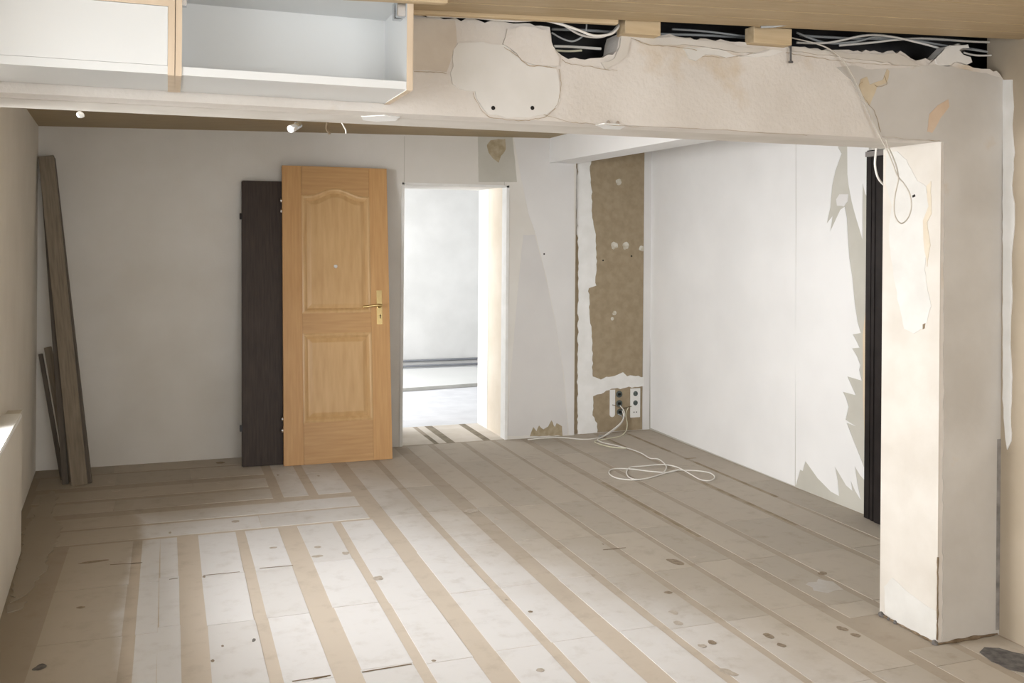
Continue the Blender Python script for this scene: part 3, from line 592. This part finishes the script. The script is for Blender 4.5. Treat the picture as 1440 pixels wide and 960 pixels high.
# ------------------------------------------------------------------ shelf units on the beam
def shelf_unit(x0, x1, label, shelf_z=None, closed=False):
    e = empty('wall_cabinet', (x0, FY, 1.975), label, 'shelf unit')
    z0, z1, yf, t = 1.973, 2.245, 2.614, .0165
    def add(n, *a, mat='melamine'):
        return in_parent(box(n, *a, M[mat]), e)
    for a in (x0, x1 - t):
        s = add('side_panel', a, a+t, yf+.002, FY-.008, z0, z1+.001)
        d = add('edge_band', a-.0005, a+t+.0005, yf, yf+.002, z0-.0005, z1+.001, mat='birch'); 
        d2 = add('edge_band', a-.0003, a+t+.0003, yf+.002, FY-.009, z0-.001, z0, mat='birch')
        if a > x1 - .1: add('veneer_face', x1, x1+.0015, yf, FY-.008, z0, z1+.001, mat='birch')
    add('bottom_panel', x0+t, x1-t, yf+.004, FY-.008, z0+.002, z0+.024)
    add('back_panel', x0+t, x1-t, FY-.017, FY-.0085, z0+.024, z1)
    add('top_panel', x0+t, x1-t, yf+.002, FY-.017, z1-.016, z1)
    if shelf_z:
        add('shelf', x0+t, x1-t, yf+.004, FY-.017, shelf_z, shelf_z+.017)
        add('edge_band', x0+t, x1-t, yf+.001, yf+.004, shelf_z-.0005, shelf_z+.0175, mat='birch')
    if closed:
        add('front_panel', x0+t+.001, x1-t-.001, yf+.006, yf+.022, z0+.025, shelf_z-.001)
    return e
c1 = shelf_unit(-.63, .0115, 'white wall unit with a plain white front, left of the pair on the beam', 2.151, True)
c2 = shelf_unit(.0118, .641, 'open white shelf unit with a steel hinge inside, right of the pair')
hz = ony(563, 27, 2.66).z
h = empty('hinge_plate', (.62, 2.66, hz), '', ''); 
for k in ('label', 'category'): del h[k]
h.parent = c2; h.matrix_parent_inverse = Matrix.Translation(-c2.location)
for dy in (0, .028):
    bm = bmesh.new(); add_box(bm, .598, .6245, 2.626+dy*1.5, 2.648+dy*1.5, hz, 2.228)
    bmesh.ops.bevel(bm, geom=bm.edges[:], offset=.002, segments=1, affect='EDGES')
    o = link_bm('hinge_arm', bm, M['steel']); o.parent = h; o.matrix_parent_inverse = Matrix.Translation(-h.location)
bm = bmesh.new(); add_box(bm, .021+.0085, .04, 2.625, 2.65, 2.158, 2.19); in_parent(link_bm('hinge_plate', bm, M['steel']), c2)

# ------------------------------------------------------------------ spotlights under the beam
def cyl_between(a, b, r, seg=14):
    bm = bmesh.new(); add_tube(bm, [Vector(a), Vector(b)], r, seg); return bm
L0 = onz(413, 180, 1.925)
sl = empty('spotlight', (L0.x, L0.y, 1.945), 'small chrome spotlight under the beam above the oak door', 'lamp')
in_parent(link_bm('lamp_body', cyl_between(L0+Vector((-.012,-.02,-.006)), L0+Vector((.022,.015,.014)), [.014,.010]), M['steel'], None, True), sl)
in_parent(link_bm('lamp_glass', cyl_between(L0+Vector((-.0135,-.0215,-.007)), L0+Vector((-.012,-.02,-.006)), .013), M['white_plastic']), sl)
in_parent(link_bm('lamp_arm', cyl_between(L0+Vector((.01,.01,.005)), Vector((L0.x+.01, L0.y+.01, 1.946)), .006), M['tar']), sl)
L1 = onz(113, 161, 1.938)
bm = bmesh.new(); bmesh.ops.create_icosphere(bm, subdivisions=2, radius=.011)
for v in bm.verts: v.co = Vector((v.co.x*1.1, v.co.y*1.1, v.co.z)) * (1+.3*noise.noise(v.co*90)) + Vector((L1.x, L1.y, 1.938))
tag(link_bm('plaster_blob', bm, M['filler']), 'small white blob under the left end of the beam', 'plaster blob')
h0 = onz(461, 182, 1.93)
tag(tube('hook', [Vector((h0.x, h0.y, 1.958)), Vector((h0.x-.004, h0.y, 1.934)), Vector((h0.x+.003, h0.y, 1.920)), Vector((h0.x+.008, h0.y, 1.914))], .0035, M['crack']), 'tiny brown hook under the beam right of the chrome spotlight', 'hook')
h1 = onz(484, 180, 1.935)
tag(tube('cable', [Vector((h1.x-.012, h1.y, 1.958)), Vector((h1.x-.002, h1.y, 1.941)), Vector((h1.x+.005, h1.y, 1.928)), Vector((h1.x+.006, h1.y, 1.916))], .0022, M['cable']), 'short white wire end poking from under the beam above the oak door', 'cable')

# ------------------------------------------------------------------ doors leaning on the back wall (local: x width, y depth into wall, z up)
def lean(e, loc, yaw, tilt, roll=0):
    e.location = loc; e.rotation_euler = (-tilt, roll, yaw)
def local_box(name, e, x0, x1, y0, y1, z0, z1, mat, bevel=0):
    o = box(name, x0, x1, y0, y1, z0, z1, mat, e, bevel); return o
od = empty('oak_door', (0,0,0), 'honey coloured oak panel door leaning against the back wall, with brass handle', 'door')
DW, DH, DT = .755, 2.10, .04
bm = bmesh.new()
local_box('door_leaf', od, .004, DW-.004, .012, DT, .004, DH-.004, M['oak'])
local_box('stile', od, 0, .135, 0, DT-.002, 0, DH, M['oak'], .002)
local_box('stile', od, DW-.135, DW, 0, DT-.002, 0, DH, M['oak'], .002)
local_box('rail', od, .136, DW-.136, .0005, .03, 0, .285, M['oak_cross'])
local_box('rail', od, .136, DW-.136, .0005, .03, .90, 1.045, M['oak_cross'])
# top rail with the arched lower edge
def arch(x, x0, x1, zs, rise):
    t = (x - x0) / (x1 - x0); s = abs(t - .5) * 2
    return zs + rise * (1 - max(0, min(1, (s - .05) / .80))**2 * (3 - 2*max(0, min(1, (s - .05) / .80))))
n = 24
pts = [Vector((.136, .0005, DH)), Vector((DW-.136, .0005, DH))] + [Vector((DW-.136 - (DW-.272)*k/n, .0005, arch(DW-.136 - (DW-.272)*k/n, .136, DW-.136, 1.885, .055))) for k in range(n+1)]
bm = bmesh.new(); add_prism(bm, pts, (0, .03, 0)); link_bm('rail', bm, M['oak_cross'], od)
def raised(z0, z1, arched):
    x0, x1 = .136, DW-.136
    def loop(ins, y):
        a, b = x0+ins, x1-ins; r = [Vector((a, y, z0+ins)), Vector((b, y, z0+ins))]
        for k in range(n+1):
            x = b - (b-a)*k/n
            r.append(Vector((x, y, (arch(x, a, b, z1-ins, .055) if arched else z1-ins))))
        return r
    def rings(name, spec, mat, cap):
        bm = bmesh.new(); R = [[bm.verts.new(p) for p in loop(i, y)] for i, y in spec]
        for A, B in zip(R, R[1:]):
            m = len(A)
            for k in range(m): bm.faces.new((A[k], A[(k+1) % m], B[(k+1) % m], B[k]))
        if cap: f = bm.faces.new(R[-1]); f.normal_update(); bmesh.ops.triangulate(bm, faces=[f])
        return link_bm(name, bm, mat, od)
    rings('moulding', ((-.002,.012),(-.002,-.003),(.008,-.006),(.018,-.003),(.026,.004),(.034,.011)), M['oak_trim'], False)
    rings('panel', ((.030,.0115),(.036,.0105),(.062,.001),(.066,.0005)), M['oak_panel'], True)
raised(.285, .90, False); raised(1.045, 1.885, True)
hp = local_box('handle_plate', od, DW-.094, DW-.054, -.005, 0, .955, 1.20, M['brass'], .0015)
kx, kz = DW-.074, 1.088
bm = cyl_between((kx, -.004, kz), (kx, -.05, kz), .0085); link_bm('handle_neck', bm, M['brass'], hp, True)
bm = cyl_between((kx, -.004, kz), (kx, -.012, kz), .017); link_bm('rosette', bm, M['brass'], hp, True)
tube('handle_lever', [(kx+.012,-.048,kz), (kx-.02,-.050,kz+.002), (kx-.07,-.047,kz-.002), (kx-.115,-.040,kz-.006), (kx-.122,-.034,kz-.006)], .0085, M['brass'], hp)
tube('handle_lever', [(kx+.0,DT+.03,kz), (kx+.03,DT+.03,kz), (kx+.066,DT+.02,kz-.004)], .008, M['brass'], hp)
bm = bmesh.new(); add_box(bm, kx+.002, kx+.008, -.0058, -.0048, .998, 1.018); link_bm('keyhole', bm, M['dark_hole'], hp)
bm = cyl_between((kx+.005, -.0048, 1.02), (kx+.005, -.0058, 1.02), .005); link_bm('keyhole', bm, M['dark_hole'], hp)
o = link_bm('peephole', cyl_between((.37, .002, 1.375), (.37, -.004, 1.375), .013), M['steel'], od)
for z in (1.77, 1.845, .24, .318):
    o = link_bm('hinge', cyl_between((-.008, .004, z-.012), (-.008, .004, z+.014), .008), M['steel'], od, True); o['label'] = 'small zinc hinge knuckle'
lean(od, (.755, 6.655, .012), math.radians(-.2), math.radians(-0.0)); 
tilt = math.atan2(.282, 2.085); od.rotation_euler = (-tilt, 0, math.radians(-.3)); od.location = (.755, 6.665, .0015)
dd = empty('dark_door', (0,0,0), 'plain dark brown door leaning on the back wall, half hidden behind the oak door', 'door')
local_box('door_leaf', dd, 0, .72, .0, .034, 0, 1.985, M['dark_oak'], .002)
for z in (.26, 1.73):
    o = local_box('hinge', dd, -.018, .0, .008, .024, z-.022, z+.022, M['black_plastic'], .002)
local_box('rebate', dd, -.004, .0, .012, .034, .004, 1.98, M['dark_oak'])
dd.rotation_euler = (-math.atan2(.262, 1.985), 0, math.radians(-.3)); dd.location = (.486, 6.728, .0015)
bm = bmesh.new()
# ------------------------------------------------------------------ boards leaning in the left corner
def plank(base, topp, width, th, mat, label, facing=None, length_extra=0.0):
    b, t = Vector(base), Vector(topp); L = (t-b).length; zax = (t-b).normalized()
    xax = Vector(facing or (1, 0, 0)); xax = (xax - zax*xax.dot(zax)).normalized(); yax = zax.cross(xax)
    bm = bmesh.new(); add_box(bm, -width/2, width/2, 0, th, 0, L)
    bmesh.ops.bevel(bm, geom=bm.edges[:], offset=.002, segments=1, affect='EDGES')
    o = link_bm('wooden_board', bm, mat)
    R = Matrix((xax, yax, zax)).transposed(); o.matrix_world = Matrix.Translation(b) @ R.to_4x4()
    return tag(o, label, 'board', 'old boards leaning in the left corner')
def pt(p, y): q = ony(*p, y); return (q.x, q.y, q.z)
fx = (1, -.12, 0)
plank((-.515, 6.545, .0), pt((64.5,219), 6.93), .094, .020, M['old_board'], 'tall weathered board at the front of the stack in the left corner', fx)
plank((-.462, 6.580, .0), pt((73,221), 6.99), .030, .034, M['old_board_dark'], 'narrow dark board along the right edge of the tall corner stack', fx)
plank((-.600, 6.600, .0), (-.790, 6.985, 2.085), .036, .026, M['old_board_dark'], 'tall dark board behind the left edge of the tall corner stack', fx)
plank(pt((88,668), 6.72), (-.79, 6.97, .82), .026, .018, M['old_board_dark'], 'thin dark offcut leaning leftmost in the corner, waist high', fx)
plank((-.575, 6.66, 0), (-.748, 6.975, .83), .046, .020, M['old_board'], 'short pale board leaning half hidden behind the tall boards', fx)
# keep the short offcut's foot on the floor
for o in list(COL.objects):
    if o.name.startswith('wooden_board') and o.location.z > .004: o.location.z = .0

# ------------------------------------------------------------------ sockets and cables by the corner
sy = PY
a, b = ony(886, 546, sy), ony(899.5, 586, sy)
sk = empty('socket_plate', ((a.x+b.x)/2, sy, b.z), 'white socket plate with two round sockets on the brown panel, nearest the corner', 'socket')
in_parent(box('plate', a.x, b.x, sy-.010, sy-.0005, b.z, a.z, M['white_plastic'], None, .002), sk)
cxs = (a.x+b.x)/2
for u, v in ((892,553),(892,566)):
    c = ony(u, v, sy)
    o = in_parent(link_bm('socket_insert', cyl_between((cxs, sy-.0095, c.z), (cxs, sy-.012, c.z), .021, 20), M['socket_grey']), sk)
    for dx in (-.008, .008): q = link_bm('socket_hole', cyl_between((cxs+dx, sy-.0118, c.z), (cxs+dx, sy-.0126, c.z), .003), M['dark_hole']); q.parent = o
c = ony(892, 579, sy)
for dx in (-.012, .010): in_parent(link_bm('aerial_hole', cyl_between((cxs+dx, sy-.0095, c.z), (cxs+dx, sy-.0108, c.z), .005, 10), M['dark_hole']), sk)
for (u, v), nm in (((870.5,554),'top'), ((870.5,567),'middle'), ((871.5,579),'bottom')):
    c = ony(u, v, sy)
    e = empty('flush_box', (c.x, sy, c.z), 'round dark uncovered wall box, %s of the three in a column' % nm, 'socket', 'uncovered round wall boxes')
    R = .027
    bm = bmesh.new(); segs = 20
    rings = [(R, -.0005), (R, -.007), (R*.82, -.007), (R*.80, -.002)]
    RR = [[bm.verts.new((c.x+r*math.cos(2*math.pi*k/segs), sy+d, c.z+r*math.sin(2*math.pi*k/segs))) for k in range(segs)] for r, d in rings]
    for A, B in zip(RR, RR[1:]):
        for k in range(segs): bm.faces.new((A[k], A[(k+1) % segs], B[(k+1) % segs], B[k]))
    bm.faces.new(RR[-1]); in_parent(link_bm('box_rim', bm, M['socket_grey']), e)
    in_parent(box('terminal', c.x-.012, c.x+.012, sy-.010, sy-.002, c.z-.010, c.z+.010, M['dark_hole'], None, .002), e)
def floor_path(px, z=.005): 
    out = []
    for u, v in px: p = onz(u, v, z); out.append(p)
    return out
R = .004
coil = [ony(875,577,sy-.02), ony(877,588,sy-.05), ony(871,598,sy-.07), ony(860,607,sy-.10)]
coil += floor_path([(848,614),(840,618),(848,622),(866,626),(886,631),(902,637),(914,644),(925,645),(934,651),(937,658),(930,666),(915,671),(897,674),(885,671),(881,664),(886,657),(905,655),(930,653),(947,655),(960,660),(972,667),(985,674),(998,675.5),(1005,671),(999,665),(984,662),(966,661),(950,661),(932,666),(912,672),(890,674.5),(868,672),(857,666),(859,660),(872,658.5),(890,659.5),(915,662.5),(938,664),(952,661)], .006)
tag(tube('cable', coil, R, M['cable'], None, 6, 7), 'white cable running from the wall boxes and coiled in loops on the floor', 'cable')
c3 = [ony(872,570,sy-.015), ony(878,580,sy-.05), ony(873,594,sy-.08)] + floor_path([(850,612),(838,616),(820,617.5),(790,615),(762,616),(742,618)], .005)
tag(tube('cable', c3, .0042, M['cable'], None, 6, 7), 'pale cable trailing left along the foot of the back wall', 'cable')
c4 = [ony(884,572,sy-.012), ony(880,582,sy-.03), ony(882,596,sy-.04), ony(880,606,sy-.06)] + floor_path([(872,613),(852,617),(836,621),(858,628),(880,630)], .005)
tag(tube('cable', c4, .004, M['cable_yellow'], None, 6, 7), 'yellowish cable dropping from the right socket plate to the floor', 'cable')
c5 = [ony(869,582,sy-.012), ony(876,588,sy-.04), ony(866,602,sy-.06)] + floor_path([(854,611),(842,613)], .005)
tag(tube('cable', c5, .0035, M['cable_grey'], None, 6, 7), 'thin grey cable hanging from the lowest wall box', 'cable')
tw = [ony(861,569,sy-.01), ony(866,570.5,sy-.02), ony(874,575,sy-.03), ony(880,573,sy-.03), ony(888,571,sy-.014)]
tag(tube('wire', tw, .003, M['crack'], None, 6, 6), 'short bare brown wire between the wall boxes and the socket plate', 'wire')
